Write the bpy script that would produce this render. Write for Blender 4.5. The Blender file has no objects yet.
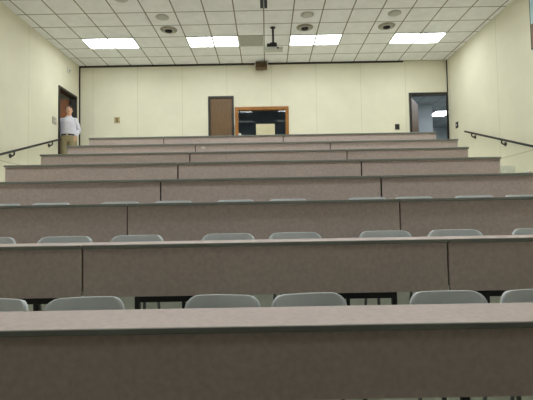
import bpy, bmesh, math, random
from mathutils import Vector, Matrix
random.seed(7)
C = bpy.context.scene.collection
PI = math.pi
CZ = 1.2                       # eye height above the lecture-hall floor
XL, XR, YB, YF = -5.06, 5.0, 12.0, -3.0
CEIL = 4.32 + CZ
LAND = 1.25 + CZ               # rear landing level

# ------------------------------------------------------------------ materials
def lin(c):
    return tuple((v/255/12.92) if v/255 <= .04045 else ((v/255+.055)/1.055)**2.4 for v in c)

def mat(name, rgb, rough=.6, noise=0., scale=8., metal=0., spec=.5, detail=3.0, stretch=None, bump=0.):
    m = bpy.data.materials.new(name); m.use_nodes = True
    nt = m.node_tree; b = nt.nodes['Principled BSDF']
    c = lin(rgb)
    b.inputs['Base Color'].default_value = (*c, 1)
    b.inputs['Roughness'].default_value = rough
    b.inputs['Metallic'].default_value = metal
    b.inputs['Specular IOR Level'].default_value = spec
    if noise or bump:
        tc = nt.nodes.new('ShaderNodeTexCoord'); n = nt.nodes.new('ShaderNodeTexNoise')
        n.inputs['Scale'].default_value = scale; n.inputs['Detail'].default_value = detail
        if stretch:
            mp = nt.nodes.new('ShaderNodeMapping'); mp.inputs['Scale'].default_value = stretch
            nt.links.new(tc.outputs['Object'], mp.inputs['Vector']); nt.links.new(mp.outputs['Vector'], n.inputs['Vector'])
        else:
            nt.links.new(tc.outputs['Object'], n.inputs['Vector'])
        if noise:
            r = nt.nodes.new('ShaderNodeValToRGB')
            r.color_ramp.elements[0].position = .3; r.color_ramp.elements[1].position = .7
            r.color_ramp.elements[0].color = (*[v*(1-noise) for v in c], 1)
            r.color_ramp.elements[1].color = (*[min(1, v*(1+noise)) for v in c], 1)
            nt.links.new(n.outputs['Fac'], r.inputs['Fac']); nt.links.new(r.outputs['Color'], b.inputs['Base Color'])
        if bump:
            bp = nt.nodes.new('ShaderNodeBump'); bp.inputs['Strength'].default_value = bump
            bp.inputs['Distance'].default_value = .004
            nt.links.new(n.outputs['Fac'], bp.inputs['Height']); nt.links.new(bp.outputs['Normal'], b.inputs['Normal'])
    return m

def emis(name, rgb, s):
    m = bpy.data.materials.new(name); m.use_nodes = True
    b = m.node_tree.nodes['Principled BSDF']
    b.inputs['Base Color'].default_value = (.8, .8, .8, 1)
    b.inputs['Emission Color'].default_value = (*rgb, 1); b.inputs['Emission Strength'].default_value = s
    return m

def grooved(name, rgb, line_rgb, specs, rough=.7, noise=.03, nscale=2.0, spec=.3, specks=0.):
    """Plain surface with joint lines. specs = list of (axis, offset, pitch or None, half width)."""
    m = mat(name, rgb, rough, noise, nscale, spec=spec)
    nt = m.node_tree; b = nt.nodes['Principled BSDF']
    src = b.inputs['Base Color'].links[0].from_socket
    geo = nt.nodes.new('ShaderNodeNewGeometry'); sep = nt.nodes.new('ShaderNodeSeparateXYZ')
    nt.links.new(geo.outputs['Position'], sep.inputs[0])
    def math_(op, a, bb=None):
        n = nt.nodes.new('ShaderNodeMath'); n.operation = op
        for k, v in enumerate((a, bb)):
            if v is None: continue
            if isinstance(v, (int, float)): n.inputs[k].default_value = v
            else: nt.links.new(v, n.inputs[k])
        return n.outputs[0]
    acc = None
    for ax, off, pitch, hw in specs:
        d = math_('SUBTRACT', sep.outputs[ax], off)
        if pitch:
            d = math_('ADD', d, pitch/2 + 100*pitch); d = math_('MODULO', d, pitch); d = math_('SUBTRACT', d, pitch/2)
        d = math_('ABSOLUTE', d); d = math_('LESS_THAN', d, hw)
        acc = d if acc is None else math_('MAXIMUM', acc, d)
    mx = nt.nodes.new('ShaderNodeMix'); mx.data_type = 'RGBA'
    nt.links.new(acc, mx.inputs[0]); nt.links.new(src, mx.inputs[6]); mx.inputs[7].default_value = (*lin(line_rgb), 1)
    nt.links.new(mx.outputs[2], b.inputs['Base Color'])
    return m

WALLC = (223, 219, 198)
M = {}
M['wall_back'] = grooved('cream_wall_panels', WALLC, (196, 194, 166), [('X', .19, 1.22, .005)])
M['wall_side'] = grooved('cream_side_panels', WALLC, (192, 190, 162), [('Y', 9.42, 2.44, .006), ('Z', 1.24+CZ, None, .009)])
M['ceil'] = grooved('ceiling_tiles', (230, 230, 230), (132, 128, 112), [('X', .01, .61, .013), ('Y', YB, .61, .013)], rough=.9, noise=.05, nscale=5)
M['floor'] = mat('pale_floor_tile', (218, 220, 206), .5, .08, 12)
M['low_bounce'] = mat('low_bounce_floor', (96, 94, 90), .95, .2, 60)  # unseen front floor, made dark to cut bounce onto the nearest desk
M['board'] = mat('green_grey_front_wall', (176, 178, 164), .8, .05, 5)
M['lam'] = mat('mottled_laminate', (200, 183, 177), .42, .10, 34, detail=5, spec=.45)
M['band'] = mat('grey_edge_band', (128, 131, 124), .45, .05, 10)
M['black'] = mat('black_metal', (22, 22, 21), .45, .05, 8)
M['darkframe'] = mat('dark_door_frame', (38, 34, 28), .5, .08, 8)
M['chair'] = mat('pale_grey_plastic', (224, 230, 233), .38, .03, 6)
M['steel'] = mat('grey_steel', (120, 124, 124), .35, .04, 10, metal=.6)
M['wood'] = mat('brown_wood', (104, 78, 48), .5, .22, 5, stretch=(9, 9, .8), detail=6)
M['redwood'] = mat('red_brown_wood', (142, 84, 40), .5, .2, 5, stretch=(9, 9, .8), detail=6)
M['oak'] = mat('golden_oak', (150, 98, 38), .45, .18, 7, stretch=(3, 9, 3), detail=5)
M['white'] = mat('white_plastic', (225, 225, 215), .5, .02, 6)
M['beige'] = mat('beige_box', (206, 198, 164), .6, .03, 6)
M['outlet'] = mat('beige_plate', (168, 152, 108), .5, .03, 6)
M['grille'] = mat('grey_grille', (186, 188, 178), .6, .12, 30)
M['greyround'] = mat('grey_perforated', (178, 178, 168), .7, .08, 40)
M['diffcone'] = mat('dusty_vent', (158, 154, 138), .6, .1, 20)
M['dark'] = mat('dark_inside', (30, 28, 24), .8, .05, 8)
M['spk'] = mat('brown_speaker_cloth', (84, 64, 36), .85, .15, 60)
M['light'] = emis('lamp_diffuser', (.945, .99, 1.0), 11.0)
M['light2'] = emis('lamp_diffuser_front', (.945, .99, 1.0), 1.9)
M['boothfill'] = emis('dim_booth_fill', (.85, .94, 1.0), 7.0)  # glow of the fill panel added inside the booth
M['lobbylight'] = emis('lobby_diffuser', (.92, .96, 1.0), 16.0)
M['lobbywall'] = mat('blue_grey_wall', (172, 180, 186), .8, .03, 4)
M['lobbyceil'] = grooved('lobby_ceiling_tiles', (150, 158, 164), (96, 100, 102), [('X', .4, .61, .013), ('Y', 12.2, .61, .013)], rough=.9)
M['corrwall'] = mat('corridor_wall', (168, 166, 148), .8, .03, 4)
M['booth'] = mat('dim_booth_wall', (122, 128, 138), .8, .05, 4)
M['proj'] = mat('grey_projector', (196, 198, 188), .5, .03, 8)
M['skin'] = mat('skin', (204, 160, 136), .5, .05, 14)
M['hair'] = mat('dark_brown_hair', (36, 24, 18), .6, .25, 40, stretch=(1, 1, .3))
M['shirt'] = mat('white_shirt_cloth', (206, 204, 216), .85, .06, 9, bump=.5)
M['khaki'] = mat('khaki_cloth', (150, 138, 106), .85, .08, 9, bump=.4)
M['belt'] = mat('dark_belt_leather', (46, 34, 24), .5, .08, 20)
M['eye'] = mat('dark_eye', (30, 22, 18), .3)
M['lip'] = mat('lip', (168, 104, 92), .5)
M['picblue'] = mat('pale_blue_print', (176, 206, 214), .4, .06, 3)
M['picbrown'] = mat('brown_print', (120, 86, 62), .5, .12, 4)
M['silver'] = mat('brushed_metal', (190, 186, 170), .3, .03, 10, metal=.8)

gl = bpy.data.materials.new('clear_glass'); gl.use_nodes = True
nt = gl.node_tree; nt.nodes.clear()
o_ = nt.nodes.new('ShaderNodeOutputMaterial'); t_ = nt.nodes.new('ShaderNodeBsdfTransparent'); g_ = nt.nodes.new('ShaderNodeBsdfGlossy')
t_.inputs[0].default_value = (.80, .84, .84, 1); g_.inputs['Roughness'].default_value = .015
fr = nt.nodes.new('ShaderNodeFresnel'); fr.inputs[0].default_value = 1.42
mx_ = nt.nodes.new('ShaderNodeMixShader')
nt.links.new(fr.outputs[0], mx_.inputs[0]); nt.links.new(t_.outputs[0], mx_.inputs[1]); nt.links.new(g_.outputs[0], mx_.inputs[2]); nt.links.new(mx_.outputs[0], o_.inputs[0])
M['glass'] = gl

# ------------------------------------------------------------------ mesh helpers
class MB:
    def __init__(s): s.bm = bmesh.new()
    def box(s, x0, x1, y0, y1, z0, z1, bev=0., seg=2):
        vs = [s.bm.verts.new((x, y, z)) for x in (x0, x1) for y in (y0, y1) for z in (z0, z1)]
        q = [(0, 1, 3, 2), (4, 6, 7, 5), (0, 4, 5, 1), (2, 3, 7, 6), (0, 2, 6, 4), (1, 5, 7, 3)]
        fs = [s.bm.faces.new([vs[i] for i in f]) for f in q]
        if bev:
            es = list({e for f in fs for e in f.edges})
            bmesh.ops.bevel(s.bm, geom=es, offset=bev, segments=seg, profile=.5, affect='EDGES')
        return s
    def tube(s, pts, r, n=10):
        """Round bar along a polyline; r is a number or one radius per point."""
        pts = [Vector(p) for p in pts]
        rs = r if isinstance(r, (list, tuple)) else [r]*len(pts)
        rings = []
        for i, p in enumerate(pts):
            d = (pts[min(i+1, len(pts)-1)] - pts[max(i-1, 0)]).normalized()
            a = d.orthogonal().normalized() if i == 0 else (pa - d*pa.dot(d)).normalized()
            pa = a; b = d.cross(a)
            rings.append([s.bm.verts.new(p + (a*math.cos(2*PI*k/n) + b*math.sin(2*PI*k/n))*rs[i]) for k in range(n)])
        for i in range(len(rings)-1):
            for k in range(n):
                s.bm.faces.new((rings[i][k], rings[i][(k+1) % n], rings[i+1][(k+1) % n], rings[i+1][k]))
        s.bm.faces.new(rings[0][::-1]); s.bm.faces.new(rings[-1])
        return s
    def lathe(s, prof, c, n=28):
        """prof = list of (r, z); revolved about the vertical through c."""
        rings = []
        for r, z in prof:
            rings.append([s.bm.verts.new((c[0]+r*math.cos(2*PI*k/n), c[1]+r*math.sin(2*PI*k/n), c[2]+z)) for k in range(n)])
        for i in range(len(rings)-1):
            for k in range(n):
                s.bm.faces.new((rings[i][k], rings[i][(k+1) % n], rings[i+1][(k+1) % n], rings[i+1][k]))
        s.bm.faces.new(rings[0][::-1]); s.bm.faces.new(rings[-1])
        return s
    def ball(s, c, r, sc=(1, 1, 1), u=16, v=12, rot=None):
        mt = Matrix.Translation(c) @ (rot if rot else Matrix()) @ Matrix.Diagonal((r*sc[0], r*sc[1], r*sc[2], 1))
        bmesh.ops.create_uvsphere(s.bm, u_segments=u, v_segments=v, radius=1, matrix=mt)
        return s
    def prism_xz(s, outline, y0, y1):
        a = [s.bm.verts.new((x, y0, z)) for x, z in outline]; b = [s.bm.verts.new((x, y1, z)) for x, z in outline]
        n = len(outline)
        s.bm.faces.new(a); s.bm.faces.new(b[::-1])
        for i in range(n): s.bm.faces.new((a[i], b[i], b[(i+1) % n], a[(i+1) % n]))
        return s
    def build(s, name, m, parent=None, smooth=False, loc=None):
        bmesh.ops.recalc_face_normals(s.bm, faces=s.bm.faces)
        me = bpy.data.meshes.new(name); s.bm.to_mesh(me); s.bm.free()
        if smooth:
            for p in me.polygons: p.use_smooth = True
        me.materials.append(m)
        o = bpy.data.objects.new(name, me); C.objects.link(o)
        if parent: o.parent = parent
        if loc: o.location = loc
        return o

def tag(o, label, cat, group=None, kind=None):
    o['label'] = label; o['category'] = cat
    if group: o['group'] = group
    if kind: o['kind'] = kind
    return o
def struct(o, label=None):
    o['kind'] = 'structure'
    if label: o['label'] = label
    return o
def empty(name, loc, rz=0):
    o = bpy.data.objects.new(name, None); C.objects.link(o); o.location = loc; o.rotation_euler = (0, 0, rz)
    o.empty_display_size = .1
    return o
def copy_tree(o, parent=None):
    c = o.copy(); C.objects.link(c)
    if parent: c.parent = parent
    for ch in list(o.children): copy_tree(ch, c)
    return c
def rounded(x0, x1, z0, z1, r, corners='all', n=6):
    """Rounded rectangle outline in x,z; corners = 'all', 'top' or 'bottom'."""
    pts = []
    for cx, cz, a0, which in ((x1-r, z0+r, -90, 'bottom'), (x1-r, z1-r, 0, 'top'), (x0+r, z1-r, 90, 'top'), (x0+r, z0+r, 180, 'bottom')):
        if corners == 'all' or corners == which:
            for k in range(n+1):
                a = math.radians(a0 + 90*k/n); pts.append((cx+r*math.cos(a), cz+r*math.sin(a)))
        else:
            pts.append((x1 if a0 in (-90, 0) else x0, z0 if which == 'bottom' else z1))
    return pts

# ------------------------------------------------------------------ room shell
def wall_cells(mb, fixed, lo, hi, z0, z1, holes, axis):
    us = sorted({lo, hi, *[h[0] for h in holes], *[h[1] for h in holes]})
    zs = sorted({z0, z1, *[h[2] for h in holes], *[h[3] for h in holes]})
    for i in range(len(us)-1):
        run = None
        for j in range(len(zs)-1):
            um, zm = (us[i]+us[i+1])/2, (zs[j]+zs[j+1])/2
            if any(h[0] < um < h[1] and h[2] < zm < h[3] for h in holes): continue
            if axis == 'x': mb.box(us[i], us[i+1], fixed[0], fixed[1], zs[j], zs[j+1])
            else: mb.box(fixed[0], fixed[1], us[i], us[i+1], zs[j], zs[j+1])

DTOP = 3.42 + CZ              # outer top of every door frame
BW = (-.815, .644, 2.20+CZ, 3.11+CZ)        # booth window, outer frame
RD = (3.93, 4.985)                          # right rear doorway
LD = (10.77, 11.80)                         # left doorway (along the wall)
MD = (-1.545, -.845)                        # middle door
mb = MB(); wall_cells(mb, (YB, YB+.15), XL-.15, XR+.15, 0, CEIL+.2,
                      [(BW[0]+.03, BW[1]-.03, BW[2]+.03, BW[3]-.03), (RD[0]+.03, XR+.1, LAND, DTOP-.03), (MD[0]+.03, MD[1]-.03, LAND, DTOP-.03)], 'x')
struct(mb.build('wall_back', M['wall_back']))
mb = MB(); wall_cells(mb, (XL-.15, XL), YF-.15, YB, 0, CEIL+.2, [(LD[0]+.03, LD[1]-.03, LAND, DTOP-.03)], 'y')
struct(mb.build('wall_left', M['wall_side']))
struct(MB().box(XR, XR+.15, YF-.15, YB, 0, CEIL+.2).build('wall_right', M['wall_side']))
struct(MB().box(XL-.15, XR+.15, YF-.15, YF, 0, CEIL+.2).build('wall_front', M['board']))
struct(MB().box(XL, XR, YF, YB, CEIL, CEIL+.12).build('ceiling', M['ceil']))

ROW_D = [1.93, 2.94, 3.94, 4.92, 5.91, 6.91, 7.98, 9.03]
ROW_T = [-.449, -.138, .177, .484, .803, 1.101, 1.422, 1.763]     # desk-top heights from the eye
FL = [CZ + t - .74 for t in ROW_T]; FL[0] = 0.004
struct(MB().box(XL, XR, YF, 1.84, -.12, FL[0]).build('floor_front', M['low_bounce']))
mb = MB().box(XL, XR, 1.84, YB, -.12, FL[0])
edges = [d - .13 for d in ROW_D[1:]] + [10.05, YB]
lv = FL[1:] + [LAND]
for i, z in enumerate(lv):
    y0 = edges[i]; y1 = edges[i+1] if i+1 < len(edges) else YB
    mb.box(XL, XR, y0, y1, -.12, z)
    zp = FL[i]
    for xa, xb in ((XL, -3.70), (3.62, XR)):                      # half steps in the aisles
        mb.box(xa, xb, y0-.30, y0, zp-.02, (z+zp)/2)
struct(mb.build('floor', M['floor']))

# trims: the dark strip along the top of the back wall, dark corner strips
struct(MB().box(XL, 3.80, YB-.03, YB, CEIL-.045, CEIL-.003).build('trim_1', M['darkframe']))
struct(MB().box(XL, XL+.03, YB-.03, YB-.001, LAND, CEIL-.045).build('trim_2', M['darkframe']))
struct(MB().box(XR-.02, XR, YB-.03, YB-.001, DTOP, CEIL-.003).build('trim_3', M['darkframe']))
for nm, x0, x1 in (('baseboard_back', XL+.03, MD[0]-.01), ):
    struct(MB().box(x0, x1, YB-.015, YB, LAND, LAND+.1).build(nm, M['darkframe']))

# middle door: closed brown wood door in a dark frame
d = struct(empty('door_1', ((MD[0]+MD[1])/2, YB, LAND)), 'closed brown wooden door in a dark frame on the back wall')
w = (MD[1]-MD[0])/2; h = DTOP-LAND
f = MB(); f.box(-w, -w+.055, -.03, .15, 0, h); f.box(w-.055, w, -.03, .15, 0, h); f.box(-w+.055, w-.055, -.03, .15, h-.055, h)
f.build('door_frame', M['darkframe'], d)
lf = MB().box(-w+.058, w-.058, 0, .045, .01, h-.058, .003).build('door_leaf', M['wood'], d)
k = MB(); k.box(w-.135, w-.085, -.012, .001, .94, 1.10, .004); k.build('lock_plate', M['silver'], lf)
MB().ball((w-.11, -.05, .99), .03).tube([(w-.11, -.05, .99), (w-.11, -.008, .99)], .012).build('door_knob', M['silver'], lf, True)

# right rear doorway: open, dark frame, lobby beyond
d = struct(empty('door_2', ((RD[0]+RD[1])/2, YB, LAND)), 'open doorway in a dark frame at the right end of the back wall')
w = (RD[1]-RD[0])/2
f = MB(); f.box(-w, -w+.06, -.035, .16, 0, h); f.box(w-.035, w, -.035, .02, 0, h); f.box(-w+.06, w-.035, -.035, .16, h-.06, h)
f.build('door_frame', M['darkframe'], d)
lf = MB().box(0, .045, 0, .90, .01, h-.07, .003).build('door_leaf', M['wood'], d, False, (-w+.065, .175, 0)); lf.rotation_euler = (0, 0, math.radians(-31))
MB().ball((.085, .83, .99), .03).tube([(.085, .83, .99), (.04, .83, .99)], .012).build('door_knob', M['silver'], lf, True)

# left doorway: open, leaf swung into the corridor
d = struct(empty('door_3', (XL, (LD[0]+LD[1])/2, LAND)), 'open doorway in a dark frame on the left wall, brown leaf swung away')
w = (LD[1]-LD[0])/2
f = MB(); f.box(-.16, .03, -w, -w+.055, 0, h); f.box(-.16, .03, w-.055, w, 0, h); f.box(-.16, .03, -w+.055, w-.055, h-.055, h)
f.build('door_frame', M['darkframe'], d)
lf = MB().box(-1.07, -.17, w-.11, w-.065, .01, h-.10, .003).build('door_leaf', M['redwood'], d)
MB().ball((-1.0, w-.16, .99), .03).tube([(-1.0, w-.16, .99), (-1.0, w-.105, .99)], .012).build('door_knob', M['silver'], lf, True)

# booth window
d = struct(empty('window_1', ((BW[0]+BW[1])/2, YB, BW[2])), 'booth window with golden wooden frame and dark glass')
w = (BW[1]-BW[0])/2; hh = BW[3]-BW[2]
f = MB(); f.box(-w, -w+.085, -.03, .15, 0, hh, .004); f.box(w-.085, w, -.03, .15, 0, hh, .004); f.box(-w+.085, w-.085, -.03, .15, hh-.085, hh, .004); f.box(-w+.085, w-.085, -.03, .15, 0, .085, .004)
f.build('window_frame', M['oak'], d)
wp = MB().box(-w+.08, w-.08, -.003, .003, -hh/2+.075, hh/2-.075).build('window_pane', M['glass'], d, False, (0, .08, hh/2))
wp.rotation_euler = (math.radians(2.8), 0, 0)      # booth glass leans towards the hall

# rooms seen through the openings
def room(x0, x1, y0, y1, z0, z1, open_side, wm, cm, names):
    t = .1
    struct(MB().box(x0, x1, y0, y1, z0-.12, z0).build('floor_'+names, M['floor']))
    struct(MB().box(x0, x1, y0, y1, z1, z1+.1).build('ceiling_'+names, cm))
    m_ = MB()
    if open_side != 'x1': m_.box(x1, x1+t, y0, y1, z0, z1)
    if open_side != 'x0': m_.box(x0-t, x0, y0, y1, z0, z1)
    if open_side != 'y1': m_.box(x0, x1, y1, y1+t, z0, z1)
    if open_side != 'y0': m_.box(x0, x1, y0-t, y0, z0, z1)
    struct(m_.build('wall_'+names, wm))
room(3.2, 8.2, YB+.15, 19.5, LAND, 4.0+CZ, 'y0', M['lobbywall'], M['lobbyceil'], 'lobby')
struct(MB().box(4.75, 5.85, 15.4, 15.55, LAND, 4.0+CZ).build('wall_lobby_partition', M['lobbywall']))
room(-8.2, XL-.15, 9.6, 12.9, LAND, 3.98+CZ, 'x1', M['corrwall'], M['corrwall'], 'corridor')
room(-1.3, 1.3, YB+.15, 14.6, LAND, 3.7+CZ, 'y0', M['booth'], M['booth'], 'booth')

# ------------------------------------------------------------------ lecture desks
ORD = ['first', 'second', 'third', 'fourth', 'fifth', 'sixth', 'seventh', 'eighth']
def desk(row, x0, x1, label, inner=(.55, .25), outer=0.0, tagspot=None):
    d0, zt, zf = ROW_D[row], ROW_T[row]+CZ, FL[row]
    g = .003
    cx = (x0+x1)/2; w = (x1-x0)/2 - g; H = zt - zf
    t = empty('lecture_desk', (cx, d0, zf)); tag(t, label, 'desk', 'rows of lecture desks')
    MB().box(-w, w, .006, .42, H-.025, H, .002).build('tabletop', M['lam'], t)
    MB().box(-w, w, -.006, .006, H-.028, H-.0005, .0045, 3).build('edge_band', M['band'], t)
    ol = rounded(-w+(.003 if row < 3 else .007), w-(.003 if row < 3 else .007), H-(.322 if row == 0 else .345), H-.028, .022, 'bottom')
    fp = MB().prism_xz(ol, .022, .04).build('front_panel', M['lam'], t)
    if tagspot is not None:
        px, pz = tagspot
        MB().box(px-cx-.032, px-cx+.032, .019, .0225, pz-.018-zf, pz+.018-zf).build('paper_sticker', M['white'], fp)['label'] = 'small white paper sticker'
    lx = min(.86, w-.16)
    for s in (-1, 1):
        MB().box(s*lx-.016, s*lx+.016, .055, .09, .018, H-.025, .003).build('leg', M['black'], t)
        MB().box(s*(lx*.64)-.011, s*(lx*.64)+.011, .06, .085, 0, H-.39).build('inner_leg', M['black'], t)
        MB().box(s*lx-.017, s*lx+.017, .045, .15, 0, .018, .004).build('foot', M['black'], t)
        if row == 0: continue
        xa, xb = sorted((s*(lx+outer+.016), s*inner[1]))
        MB().box(xa, xb, .058, .086, H-.39, H-.352).build('crossbar', M['black'], t)
    for s in (-1, 1):                                             # dark joint plates behind the panel ends
        xa, xb = sorted((s*(w-.07), s*(w+.002)))
        MB().box(xa, xb, .041, .048, H-.31, H-.026).build('joint_plate', M['black'], t)
    return t

SPANS = [[-3.6, -1.52, 1.52, 3.45], [-3.6, -1.226, 1.195, 3.45], [-3.58, -1.242, 1.186, 3.45], [-3.55, -1.178, 1.281, 3.4],
         [-3.503, -1.18, 1.28, 3.146], [-3.534, -1.191, 1.275, 3.181], [-3.604, -1.274, 1.171, 3.486], [-3.618, -2.087, .365, 3.508]]
SIDE = ['left', 'middle', 'right']
for r, sp in enumerate(SPANS):
    for k in range(3):
        if r == 0: lab = ['mottled grey desk at left end of the front row, mostly out of view', 'nearest mottled grey-brown laminate desk, stretching across the bottom of the picture', 'mottled grey desk at right end of the front row, mostly out of view'][k]
        elif r == 7: lab = ['short grey laminate desk at left end of the highest, rearmost row', 'middle grey laminate desk of the rearmost row, below the wooden middle door', 'long grey laminate desk at right end of the rearmost row, before the booth window'][k]
        else: lab = '%s grey-brown laminate desk of the %s row of desks from the front' % (SIDE[k], ORD[r])
        desk(r, sp[k], sp[k+1], lab, outer=0.0 if k == 1 else .23, tagspot=(-1.13, 1.345+CZ) if (r == 6 and k == 1) else None)

# ------------------------------------------------------------------ chairs
def make_chair():
    t = empty('classroom_chair', (0, 0, 0))
    # backrest: curved plastic shell with rounded corners
    b = MB(); W, z0, z1, rc, th = .215, .47, .785, .075, .022
    nu, nv = 16, 9
    def half(z):
        if z > z1-rc: return W - rc + math.sqrt(max(0, rc*rc - (z-(z1-rc))**2))
        if z < z0+rc: return W - rc + math.sqrt(max(0, rc*rc - ((z0+rc)-z)**2))
        return W
    zs = [z0, z0+.004, z0+.012, z0+.03, z0+.05, z0+rc] + [z0+rc+(z1-z0-2*rc)*q/3 for q in (1, 2)] + [z1-rc, z1-.05, z1-.03, z1-.015, z1-.005, z1]
    grid = [[], []]
    for sd in (0, 1):
        for z in zs:
            hw = half(z)
            row = []
            for i in range(nu+1):
                x = -hw + 2*hw*i/nu
                y = .045*(1-(x/W)**2) - .03 + .10*(z-z0) + (0 if sd == 0 else th*(.5 if z in (z0, z1) else 1))
                row.append(b.bm.verts.new((x, y, z)))
            grid[sd].append(row)
    for sd in (0, 1):
        for j in range(len(zs)-1):
            for i in range(nu):
                a = grid[sd]; b.bm.faces.new((a[j][i], a[j][i+1], a[j+1][i+1], a[j+1][i]))
    n = len(zs)
    for j in range(n-1):
        for i in (0, nu):
            b.bm.faces.new((grid[0][j][i], grid[0][j+1][i], grid[1][j+1][i], grid[1][j][i]))
    for j in (0, n-1):
        for i in range(nu):
            b.bm.faces.new((grid[0][j][i], grid[0][j][i+1], grid[1][j][i+1], grid[1][j][i]))
    b.build('backrest', M['chair'], t, True)
    s = MB(); ol = rounded(-.215, .215, -.41, -.03, .06)
    s2 = MB(); a = [s2.bm.verts.new((x, y, .43+.02*(x/.215)**2)) for x, y in ol]; c = [s2.bm.verts.new((x, y, .452+.02*(x/.215)**2)) for x, y in ol]
    m_ = len(ol); s2.bm.faces.new(a[::-1]); s2.bm.faces.new(c)
    for i in range(m_): s2.bm.faces.new((a[i], a[(i+1) % m_], c[(i+1) % m_], c[i]))
    s.bm.free(); s2.build('seat', M['chair'], t)
    for sx in (-1, 1):
        MB().tube([(sx*.175, -.33, .432), (sx*.178, -.36, .2), (sx*.18, -.38, 0)], .011).build('leg', M['steel'], t, True)
        MB().tube([(sx*.175, -.06, .432), (sx*.178, .0, .2), (sx*.18, .05, 0)], .011).build('leg', M['steel'], t, True)
        MB().tube([(sx*.13, -.10, .432), (sx*.13, .0, .44), (sx*.13, .038, .50), (sx*.13, .057, .62)], .009).build('back_support', M['steel'], t, True)
    return t
proto = make_chair()
CH = [
 (0, 2.49, [(-1.521, -14), (-1.021, 8), (-.256, -8), (.229, 9), (1.001, 0), (1.50, 4)],
  ['pale grey chair back at far left behind the nearest desk', 'pale grey chair behind the nearest desk, second from left', 'left of the two central chairs behind the nearest desk', 'right of the two central chairs behind the nearest desk', 'pale grey chair behind the nearest desk, second from right', 'pale grey chair cut by right picture edge behind the nearest desk']),
 (1, 3.49, [(-2.184, 0), (-1.585, 3), (-1.022, -3), (-.306, 0), (.222, 7), (.929, 3), (1.476, -2), (2.133, 0)],
  ['grey chair cut by left picture edge behind the second row desks', 'second grey chair from left behind the second row desks', 'third grey chair from left behind the second row desks', 'left of two central grey chairs behind the second row desks', 'right of two central grey chairs behind the second row desks', 'third grey chair from right behind the second row desks', 'second grey chair from right behind the second row desks', 'grey chair cut by right picture edge behind the second row desks']),
 (2, 4.49, [(-2.693, 2), (-2.187, 0), (-1.48, 4), (-.944, 3), (-.313, 0), (.217, 2), (1.015, -8), (1.499, 2), (2.105, -4), (2.609, 5)],
  ['grey chair top at far left behind the third row desks'] + ['%s grey chair top from left behind the third row desks' % o for o in ('second', 'third', 'fourth', 'fifth', 'sixth', 'seventh', 'eighth', 'ninth')] + ['grey chair top at far right behind the third row desks']),
]
first = True
for r, y, xs, labs in CH:
    for (x, a), lab in zip(xs, labs):
        c = proto if first else copy_tree(proto)
        first = False
        c.location = (x, y, FL[r]); c.rotation_euler = (0, 0, math.radians(a))
        tag(c, lab, 'chair', 'grey chairs behind the desks')

# small white scrap on the fourth row desk at far right
s = MB().ball((0, 0, .018), .03, (1.3, .9, .6), 12, 8)
for v in s.bm.verts: v.co += Vector((random.uniform(-1, 1), random.uniform(-1, 1), random.uniform(-.5, .8)))*.006
zmin = min(v.co.z for v in s.bm.verts)
for v in s.bm.verts: v.co.z -= zmin
o = s.build('crumpled_paper', M['white'], None, False, (2.99, 5.05, ROW_T[3]+CZ))
tag(o, 'small crumpled white scrap on the fourth row desk at far right', 'paper')

# ------------------------------------------------------------------ ceiling fittings
def lamp(m):
    t = empty('ceiling_light', (0, 0, 0))
    f = MB()
    for a in (-1, 1):
        f.box(a*.292-.013, a*.292+.013, -.305, .305, -.012, 0)
        f.box(-.279, .279, a*.292-.013, a*.292+.013, -.012, 0)
    f.build('frame', M['grille'], t)
    MB().box(-.279, .279, -.279, .279, -.007, -.001).build('diffuser', m, t)
    return t
pl = lamp(M['light']); pm = lamp(M['light2']); fl = [True, True]
pairn = ['far left', 'inner left', 'inner right', 'far right']
for row, (yc, which) in enumerate(((10.475, 0), (6.815, 0), (3.155, 0), (-.505, 1))):
    for p, k0 in enumerate((-7, -3, 1, 5)):
        for q in (0, 1):
            src = (pl, pm)[which]
            o = src if fl[which] else copy_tree(src); fl[which] = False
            o.location = (.01 + (k0+q+.5)*.61, yc, CEIL-.001)
            if row == 0: lab = 'lit square ceiling panel, %s of the %s pair, near back wall' % (('left', 'right')[q], pairn[p])
            else: lab = 'ceiling panel, %s of %s pair, %s light row from back' % (('left', 'right')[q], pairn[p], ('second', 'third', 'fourth')[row-1])
            tag(o, lab, 'ceiling light', 'ceiling light panels')

# round air diffusers and round speakers
def diffuser():
    t = empty('ceiling_vent', (0, 0, 0))
    MB().lathe([(.25, .001), (.25, -.003)], (0, 0, 0)).build('back_plate', M['diffcone'], t)
    MB().lathe([(.235, -.001), (.24, -.012), (.21, -.022), (.185, -.012), (.185, -.001)], (0, 0, 0)).build('outer_ring', M['diffcone'], t, True)
    MB().lathe([(.17, -.004), (.175, -.03), (.14, -.038), (.12, -.02), (.12, -.004)], (0, 0, 0)).build('inner_ring', M['greyround'], t, True)
    MB().lathe([(.10, -.002), (.10, -.045), (.05, -.055), (.02, -.056)], (0, 0, 0)).build('center_cone', M['dark'], t, True)
    return t
def speaker_round():
    t = empty('ceiling_speaker', (0, 0, 0))
    MB().lathe([(.19, -.001), (.19, -.008), (.165, -.013), (.165, -.001)], (0, 0, 0)).build('rim', M['greyround'], t, True)
    MB().lathe([(.163, -.001), (.16, -.012), (.08, -.018), (.02, -.019)], (0, 0, 0)).build('grille', M['grille'], t, True)
    return t
pd, ps = diffuser(), speaker_round()
where = ['at left, beside the far left light pair', 'at center right, above the inner right light pair', 'at right, by the far right light pair']
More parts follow.
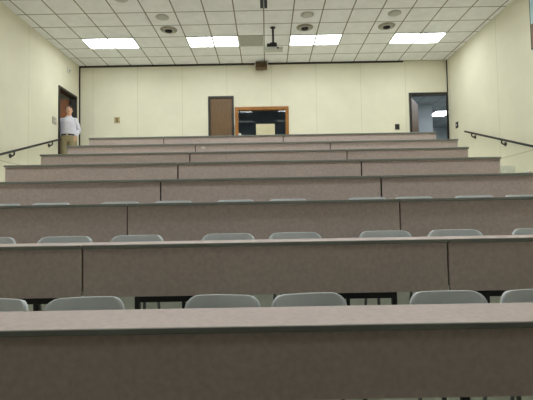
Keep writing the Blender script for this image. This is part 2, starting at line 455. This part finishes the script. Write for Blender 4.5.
for i, x in enumerate((-2.125, .925, 2.76)):
    o = pd if i == 0 else copy_tree(pd); o.scale = (.76, .76, 1); o.location = (x, 9.78, CEIL-.0015)
    tag(o, 'round ceiling air diffuser with dark center ' + where[i], 'air vent', 'round air diffusers')
    o = ps if i == 0 else copy_tree(ps); o.scale = (.74, .74, 1); o.location = (x, 9.16, CEIL-.001)
    tag(o, 'round grey ceiling speaker ' + ['in front of the left air diffuser', 'in front of the center right air diffuser', 'in front of the right air diffuser'][i], 'speaker', 'round ceiling speakers')
o = copy_tree(ps); o.location = (-2.735, 8.36, CEIL-.001)
tag(o, 'round grey ceiling speaker cut by the top picture edge', 'speaker', 'round ceiling speakers')
# square return grille
t = empty('return_grille', (-.295, 10.475, CEIL-.001)); tag(t, 'grey square air grille between the two inner light pairs', 'air vent')
f = MB()
for a in (-1, 1):
    f.box(a*.29-.015, a*.29+.015, -.305, .305, -.014, 0); f.box(-.275, .275, a*.29-.015, a*.29+.015, -.014, 0)
f.build('frame', M['grille'], t)
f = MB()
for i in range(22):
    y = -.26 + i*.0248; f.box(-.275, .275, y, y+.014, -.011, -.003)
f.build('louvers', M['grille'], t)
MB().box(-.275, .275, -.275, .275, -.003, -.0005).build('backing', M['diffcone'], t)

# ceiling projector on a black pole
t = empty('projector', (.21, 9.76, CEIL)); tag(t, 'grey projector hanging on a short black pole from the ceiling', 'projector')
MB().lathe([(.06, 0), (.06, -.012), (.024, -.02), (.022, -.35), (.03, -.356)], (0, 0, 0), 16).build('pole', M['black'], t, True)
MB().lathe([(.025, -.345), (.085, -.366), (.085, -.377), (.02, -.378)], (0, 0, 0), 16).build('collar', M['black'], t, True)
MB().box(-.14, .085, -.05, .05, -.466, -.378, .008).build('mount_box', M['black'], t)
b_ = MB().box(-.205, .215, -.09, .09, -.535, -.468, .015, 3).build('body', M['proj'], t)
MB().tube([(.10, -.105, -.50), (.10, -.085, -.50)], [.020, .022], 16).build('lens', M['black'], b_, True)
# twin black hanger above it, nearer the front
t = empty('ceiling_hanger', (.01, 7.5, CEIL)); tag(t, 'black twin-rail hanger dropping from the ceiling at top center', 'ceiling mount')
for s in (-1, 1):
    MB().box(s*.036-.025, s*.036+.025, -.02, .02, -.655, -.01, .003).build('rail', M['black'], t)
MB().box(-.08, .08, -.06, .06, -.01, 0, .002).build('ceiling_plate', M['black'], t)
MB().box(-.012, .012, -.012, .012, -.60, -.05).build('spacer', M['steel'], t)

# wall speaker under the ceiling
t = empty('wall_speaker', (-.075, YB, CEIL-.21)); tag(t, 'small brown box speaker high on the back wall', 'speaker')
MB().box(-.155, .155, -.24, -.05, 0, .145, .006).build('cabinet', M['wood'], t)
MB().box(-.135, .135, -.246, -.24, .015, .13).build('grille_cloth', M['spk'], t)
for s in (-1, 1):
    MB().box(s*.17-.012, s*.17+.012, -.17, 0, .06, .20, .003).build('bracket_arm', M['white'], t)

# ------------------------------------------------------------------ wall fittings
def plate(name, loc, rz, w, h, mm, cat, label, detail):
    t = empty(name, loc, rz); tag(t, label, cat)
    MB().box(-w/2, w/2, -.014, 0, -h/2, h/2, .003).build('cover_plate', mm, t)
    if detail == 'socket':
        for z in (-.028, .028): MB().box(-.022, .022, -.018, -.013, z-.017, z+.017, .002).build('socket', M['dark'], t)
    elif detail == 'switch': MB().box(-.012, .012, -.026, -.013, -.022, .022, .003).build('toggle', M['white'], t)
    elif detail == 'double':
        for x in (-.025, .025): MB().box(x-.01, x+.01, -.026, -.013, -.022, .022, .003).build('toggle', M['white'], t)
    return t
plate('wall_outlet', (-4.03, YB, 2.815+CZ), 0, .15, .16, M['outlet'], 'outlet', 'tan outlet plate on the back wall left of the desks', 'socket')
plate('wall_outlet', (3.59, YB, 2.495+CZ), 0, .12, .15, M['darkframe'], 'outlet', 'dark outlet plate on the back wall beside the right doorway', 'socket')
plate('light_switch', (XL, 10.56, 2.49+CZ), PI/2, .20, .16, M['silver'], 'light switch', 'metal switch plate on the left wall beside the open doorway', 'double')
plate('light_switch', (XR, 11.49, 2.41+CZ), -PI/2, .14, .16, M['darkframe'], 'light switch', 'dark switch plate on the right wall above the handrail', 'switch')
t = empty('wall_sensor', (XL, 11.31, 3.98+CZ), PI/2); tag(t, 'small white sensor high on the left wall above the doorway', 'sensor')
MB().box(-.07, .07, -.035, 0, -.07, .07, .01).build('housing', M['white'], t); MB().ball((0, -.035, -.015), .03).build('lens', M['greyround'], t, True)

def handrail(sx, y0, y1, z1, brs, label):
    x = (XL if sx < 0 else XR) - sx*.085
    sl = .303
    t = empty('handrail', (x, y1, LAND if y1 > 10.05 else 0)); tag(t, label, 'handrail', 'wall handrails')
    zb = z1 - t.location.z
    y = y0 - y1
    MB().tube([(0, y, zb+y*sl), (0, -.02, zb-.02*sl), (0, 0, zb)], .022, 12).build('rail', M['darkframe'], t, True)
    for by in brs:
        q = by - y1; zz = zb + q*sl
        br = MB().tube([(0, q, zz-.02), (0, q, zz-.075), (sx*.03, q, zz-.10), (sx*.08, q, zz-.10)], .016, 8).build('bracket', M['darkframe'], t, True)
        MB().tube([(sx*.074, q, zz-.10), (sx*.085, q, zz-.10)], .045, 14).build('wall_flange', M['darkframe'], br)
handrail(-1, 3.3, 10.73, 2.075+CZ, (4.1, 5.7, 7.2, 8.75, 10.31), 'dark wooden handrail sloping up the left wall to the doorway')
handrail(1, 3.3, 10.88, 2.12+CZ, (4.1, 5.7, 7.5, 9.2, 10.52), 'dark wooden handrail sloping up the right wall')

# framed picture at the right picture edge
t = empty('framed_picture', (XR, 7.55, 3.10+CZ), -PI/2); tag(t, 'framed print high on the right wall, pale blue above brown', 'picture')
f = MB()
for s in (-1, 1): f.box(s*.6-.008, s*.6+.008, -.018, 0, 0, 1.12)
f.box(-.592, .592, -.018, 0, 0, .02); f.box(-.592, .592, -.018, 0, 1.10, 1.12)
f.build('frame', M['darkframe'], t)
MB().box(-.592, .592, -.015, 0, .47, 1.10).build('print_upper', M['picblue'], t)
MB().box(-.592, .592, -.015, 0, .02, .47).build('print_lower', M['picbrown'], t)

# things in the booth behind the glass
o = empty('booth_counter', (0, 12.75, LAND)); tag(o, 'dark counter inside the booth behind the window glass', 'counter')
MB().box(-1.2, 1.2, -.3, .35, .92, .96, .004).build('worktop', M['dark'], o); MB().box(-1.18, 1.18, -.25, .35, 0, .92).build('base', M['booth'], o)
t = empty('beige_cabinet', (.005, 11.42, LAND)); tag(t, 'plain pale beige cabinet standing in front of the booth window', 'cabinet')
hc = 2.517 - 1.25
MB().box(-.243, .243, .022, .50, .0, hc, .006).build('carcass', M['beige'], t)
dr = MB().box(-.241, .241, 0, .020, .06, hc-.004, .005).build('door', M['beige'], t)
MB().tube([(.19, 0, .52), (.19, -.025, .53), (.19, -.025, .63), (.19, 0, .64)], .007, 8).build('handle', M['silver'], dr, True)
t = empty('white_cup', (-.70, YB+.012, BW[2]+.085)); tag(t, 'small round white cup on the booth window sill at lower left', 'cup')
MB().lathe([(.026, 0), (.036, .03), (.040, .10), (.036, .108), (.03, .10)], (0, 0, 0), 18).build('cup_body', M['white'], t, True)
MB().tube([(.034, 0, .03), (.055, 0, .04), (.055, 0, .075), (.036, 0, .085)], .006, 8).build('handle', M['white'], t, True)

# lights of the rooms beyond; all but the first are added fill
def roomlight(x, y, z, m, sx, sy, label):
    t = empty('ceiling_light', (x, y, z)); tag(t, label, 'ceiling light')
    f = MB()
    for a in (-1, 1):
        f.box(a*sx-.012, a*sx+.012, -sy-.012, sy+.012, -.014, -.001); f.box(-sx+.012, sx-.012, a*sy-.012, a*sy+.012, -.014, -.001)
    f.build('frame', M['white'], t); MB().box(-sx+.012, sx-.012, -sy+.012, sy-.012, -.008, -.001).build('diffuser', m, t)
roomlight(6.72, 16.9, 4.0+CZ, M['lobbylight'], .30, .42, 'lit ceiling panel seen through the right rear doorway')
roomlight(.2, 12.7, 3.7+CZ, M['boothfill'], .3, .3, 'added dim fill panel inside the projection booth behind the window')  # fill added out of view so the booth glass is less dark
roomlight(5.6, 13.4, 4.0+CZ, M['lobbylight'], .29, .42, 'added fill panel just inside the lobby beyond the right doorway')  # unseen fill, added to brighten the lobby wall
roomlight(7.2, 14.4, 4.0+CZ, M['lobbylight'], .29, .42, 'added fill panel at the right side of the lobby')  # second unseen lobby fill, added for brightness
roomlight(-6.6, 10.6, 3.98+CZ, M['lobbylight'], .30, .3, 'added fill panel in the corridor beyond the left doorway')  # unseen fill, added to light the corridor and its door leaf

# ------------------------------------------------------------------ the man in the left doorway
def loft(mb, rings, n=24):
    """Closed trunk through horizontal ellipses (z, cx, cy, rx, ry)."""
    rs = [[mb.bm.verts.new((cx+rx*math.cos(2*PI*k/n), cy+ry*math.sin(2*PI*k/n), z)) for k in range(n)] for z, cx, cy, rx, ry in rings]
    for i in range(len(rs)-1):
        for k in range(n): mb.bm.faces.new((rs[i][k], rs[i][(k+1) % n], rs[i+1][(k+1) % n], rs[i+1][k]))
    mb.bm.faces.new(rs[0][::-1]); mb.bm.faces.new(rs[-1])
def limb(mb, pts, rad):
    """Tapered limb with rounded joints."""
    fine, fr_ = [], []
    for i in range(len(pts)-1):
        a, b = Vector(pts[i]), Vector(pts[i+1])
        for q in range(5): fine.append(a.lerp(b, q/5)); fr_.append(rad[i] + (rad[i+1]-rad[i])*q/5)
    fine.append(Vector(pts[-1])); fr_.append(rad[-1])
    mb.tube(fine, fr_, 16)
    for p, r in zip(pts, rad): mb.ball(p, r, (1, 1, 1), 14, 10)
def remeshed(bm, name, m, parent, voxel, smooth_it=3):
    bmesh.ops.recalc_face_normals(bm, faces=bm.faces)
    me = bpy.data.meshes.new(name+'_src'); bm.to_mesh(me); bm.free()
    o = bpy.data.objects.new(name+'_src', me); C.objects.link(o)
    r = o.modifiers.new('r', 'REMESH'); r.mode = 'VOXEL'; r.voxel_size = voxel; r.use_smooth_shade = True
    if smooth_it:
        sm = o.modifiers.new('m', 'SMOOTH'); sm.iterations = smooth_it; sm.factor = .4
    dg = bpy.context.evaluated_depsgraph_get(); dg.update()
    ev = o.evaluated_get(dg); nm = bpy.data.meshes.new_from_object(ev)
    bpy.data.objects.remove(o)
    o = bpy.data.objects.new(name, nm); C.objects.link(o); o.parent = parent
    nm.materials.clear(); nm.materials.append(m)
    for p in nm.polygons: p.use_smooth = True
    return o

person = empty('person', (-4.885, 10.97, LAND), math.radians(6))
tag(person, 'man in white shirt and khaki trousers standing in the left doorway', 'person')
# skeleton: x to the viewer's right, -y towards the viewer
P = {'pel': (0, 0, .93), 'waist': (0, .0, 1.04), 'chest': (0, .005, 1.24), 'upch': (0, .01, 1.355), 'neck': (.002, .008, 1.435), 'neck2': (.006, -.004, 1.49),
     'shL': (-.155, .01, 1.345), 'elL': (-.215, .03, 1.09), 'wrL': (-.225, -.01, .865),
     'shR': (.155, .01, 1.345), 'elR': (.232, .06, 1.09), 'wrR': (.185, -.06, .935),
     'hipL': (-.095, 0, .88), 'knL': (-.105, -.02, .48), 'anL': (-.11, .03, .085), 'toeL': (-.125, -.13, .04),
     'hipR': (.095, 0, .88), 'knR': (.11, -.02, .48), 'anR': (.12, .03, .085), 'toeR': (.14, -.13, .04)}
body = MB()
loft(body, [(.80, 0, 0, .12, .09), (.88, 0, 0, .155, .105), (.97, 0, 0, .150, .10), (1.05, 0, .002, .142, .097), (1.18, 0, .005, .155, .105), (1.29, 0, .008, .165, .105), (1.35, 0, .01, .150, .085), (1.40, .002, .01, .085, .065), (1.46, .003, .005, .056, .056), (1.53, .006, -.002, .052, .054)])
for a in ('L', 'R'):
    limb(body, [P['sh'+a], P['el'+a], P['wr'+a]], [.056, .041, .027])
    limb(body, [P['hip'+a], P['kn'+a], P['an'+a]], [.088, .056, .038]); limb(body, [P['an'+a], P['toe'+a]], [.038, .032])
hr = Matrix.Rotation(math.radians(18), 4, 'Z') @ Matrix.Rotation(math.radians(-6), 4, 'X')   # head turned to the viewer's right, chin up
HC = Vector((.008, -.012, 1.592))
def H(x, y, z): return HC + (hr @ Vector((x, y, z)))
body.ball(HC, .1, (.76, .95, 1.12), 24, 18, hr)
body.ball(H(0, -.025, -.055), .062, (.88, .95, 1.0), 18, 12, hr)       # jaw
body.ball(H(0, -.068, -.093), .022, (1.1, .8, .8), 12, 8, hr)          # chin
body.ball(H(0, -.098, -.018), .017, (.8, 1.0, 1.0), 12, 8, hr)         # nose tip
body.tube([H(0, -.088, .022), H(0, -.104, -.014)], [.008, .012], 8)
body.tube([H(-.045, -.078, .028), H(0, -.092, .026), H(.045, -.078, .028)], [.009, .01, .009], 8)   # brow
for s in (-1, 1): body.ball(H(s*.077, .005, -.012), .026, (.35, .6, 1.1), 10, 8, hr)              # ears
# hands: palm plus five fingers each
def hand(wr, d, side, curl):
    d = Vector(d).normalized(); wr = Vector(wr); n = Vector(side).normalized(); n = (n - d*n.dot(d)).normalized(); a = d.cross(n)
    body.ball(wr + d*.05, .045, (1, 1, 1), 12, 8, Matrix((( *a*.85, 0), (*n*.32, 0), (*d*1.05, 0), (0, 0, 0, 1))).transposed())
    body.tube([wr - d*.02, wr + d*.02], [.026, .024], 10)
    for i, (o_, ln) in enumerate(((-.029, .070), (-.010, .080), (.010, .076), (.028, .060))):
        p0 = wr + d*.08 + a*o_
        p1 = p0 + d*ln*.45; p2 = p1 + (d*.85 + n*curl)*ln*.3; p3 = p2 + (d*.5 + n*curl*1.6)*ln*.28
        body.tube([p0 - d*.02, p0, p1, p2, p3], [.009, .0095, .009, .008, .006], 8)
    t0 = wr + d*.03 - a*.03
    body.tube([t0, t0 - a*.026 + d*.028, t0 - a*.03 + d*.056 + n*.012], [.012, .0105, .007], 8)
hand(P['wrL'], (.03, -.12, -1), (1, .1, 0), .5)
hand(P['wrR'], (-.12, -.10, -1), (-.3, 1, 0), .3)
bo = remeshed(body.bm, 'body', M['skin'], person, .006, 2)
# shirt: torso and sleeves down to the wrists
sb = MB()
loft(sb, [(.93, 0, 0, .168, .120), (.98, 0, 0, .176, .128), (1.06, 0, .002, .172, .126), (1.18, 0, .005, .176, .124), (1.29, 0, .008, .180, .118), (1.35, 0, .01, .172, .10), (1.385, 0, .01, .145, .088), (1.412, .002, .01, .10, .076), (1.437, .003, .006, .066, .064)])
for a in ('L', 'R'):
    pw = Vector(P['wr'+a]); pe = Vector(P['el'+a])
    limb(sb, [P['sh'+a], P['el'+a], tuple(pw.lerp(pe, .08))], [.064, .055, .041])
bm = sb.bm
shirt = remeshed(bm, 'shirt', M['shirt'], person, .010, 2)
MB().tube([(-.056+.006, -.01, 1.44), (-.03, -.056, 1.425), (.006, -.066, 1.405), (.042, -.056, 1.425), (.062, -.01, 1.44), (.04, .05, 1.455), (-.03, .05, 1.455), (-.05, -.01, 1.44)], .013, 8).build('collar', M['shirt'], shirt, True)
f = MB()
for z in (1.02, 1.11, 1.20, 1.29): f.ball((.003, -.128 - (.006 if 1.05 < z < 1.25 else -.012 if z > 1.25 else 0), z), .007, (1, .5, 1), 8, 6)
f.build('buttons', M['silver'], shirt)
# trousers, belt, shoes
tb = MB()
loft(tb, [(.80, 0, 0, .13, .105), (.87, 0, 0, .172, .122), (.955, 0, 0, .168, .120)])
for a, k in (('L', -1), ('R', 1)):
    hp, kn, an = P['hip'+a], P['kn'+a], P['an'+a]
    limb(tb, [hp, kn, (an[0], an[1]-.01, .10)], [.104, .078, .066])
bm = tb.bm
remeshed(bm, 'trousers', M['khaki'], person, .010, 2)
b = MB()
n = 36
for r_, z_ in ((1.0, 0),):
    ring = []
    for dr, dz in ((.0, .0), (.0, .036), (-.01, .036), (-.01, 0)):
        ring.append([b.bm.verts.new(((.176+dr)*math.cos(2*PI*k/n), (.132+dr)*math.sin(2*PI*k/n), .945+dz)) for k in range(n)])
    for i in range(4):
        for k in range(n):
            b.bm.faces.new((ring[i][k], ring[i][(k+1) % n], ring[(i+1) % 4][(k+1) % n], ring[(i+1) % 4][k]))
bl = b.build('belt', M['belt'], person, True)
MB().box(-.022, .022, -.140, -.130, .942, .984, .003).build('buckle', M['silver'], bl)
for s, x in ((-1, -.118), (1, .131)):
    f = MB(); f.box(-.046, .046, -.19, .085, 0, .055, .022, 3); f.box(-.04, .04, -.02, .08, .03, .10, .018, 3)
    o = f.build('shoe', M['belt'], person, True, (x, 0, 0)); o.rotation_euler = (0, 0, -s*-.10)
# hair, eyes, mouth
hb = MB(); hb.ball(HC + hr @ Vector((0, .012, .014)), .110, (.83, .99, 1.12), 28, 20, hr)
inv = hr.inverted()
dead = []
for v in hb.bm.verts:
    q = inv @ (v.co - HC)
    if (q.y < -.05 and q.z < .058 - .25*q.x) or (q.z < -.018 and q.y < -.005) or q.z < -.08: dead.append(v)
bmesh.ops.delete(hb.bm, geom=dead, context='VERTS')
for v in hb.bm.verts:
    v.co += Vector((random.uniform(-1, 1), random.uniform(-1, 1), random.uniform(-1, 1)))*.003
ho = hb.build('hair', M['hair'], person, True)
sd = ho.modifiers.new('thick', 'SOLIDIFY'); sd.thickness = .012; sd.offset = -1
f = MB()
for s in (-1, 1): f.tube([H(s*.020, -.098, .034), H(s*.034, -.095, .038), H(s*.05, -.083, .033)], [.004, .005, .003], 6)
f.build('eyebrows', M['hair'], person, True)
for s in (-1, 1):
    ey = MB().ball(H(s*.033, -.079, .008), .0115, (1.25, .75, .62), 12, 8, hr).build('eye', M['white'], person, True)
    MB().ball(H(s*.033, -.0865, .008), .0062, (1, .6, 1), 12, 8, hr).build('iris', M['eye'], ey, True)
MB().tube([H(-.024, -.082, -.058), H(0, -.091, -.056), H(.024, -.082, -.058)], [.003, .006, .003], 8).build('mouth', M['lip'], person, True)

# ------------------------------------------------------------------ camera, world, view
cam = bpy.data.cameras.new('camera'); co = bpy.data.objects.new('camera', cam); C.objects.link(co)
cam.sensor_width = 36; cam.lens = 445/533*36; cam.clip_start = .05
co.location = (0, 0, CZ)
co.rotation_mode = 'QUATERNION'
rot = Matrix.Rotation(PI/2 + math.atan(21/445), 3, 'X') @ Matrix.Rotation(math.radians(-1.0), 3, 'Z')
co.rotation_quaternion = rot.to_quaternion()
S = bpy.context.scene
S.camera = co
w_ = bpy.data.worlds.new('world'); S.world = w_; w_.use_nodes = True
w_.node_tree.nodes['Background'].inputs[0].default_value = (.02, .02, .02, 1)
S.view_settings.view_transform = 'Standard'; S.view_settings.look = 'None'
S.view_settings.gamma = 1; S.view_settings.use_curve_mapping = False
S.view_settings.exposure = .53
S.cycles.max_bounces = 10; S.cycles.diffuse_bounces = 6
S.cycles.sample_clamp_indirect = 6
S.cycles.use_denoising = True
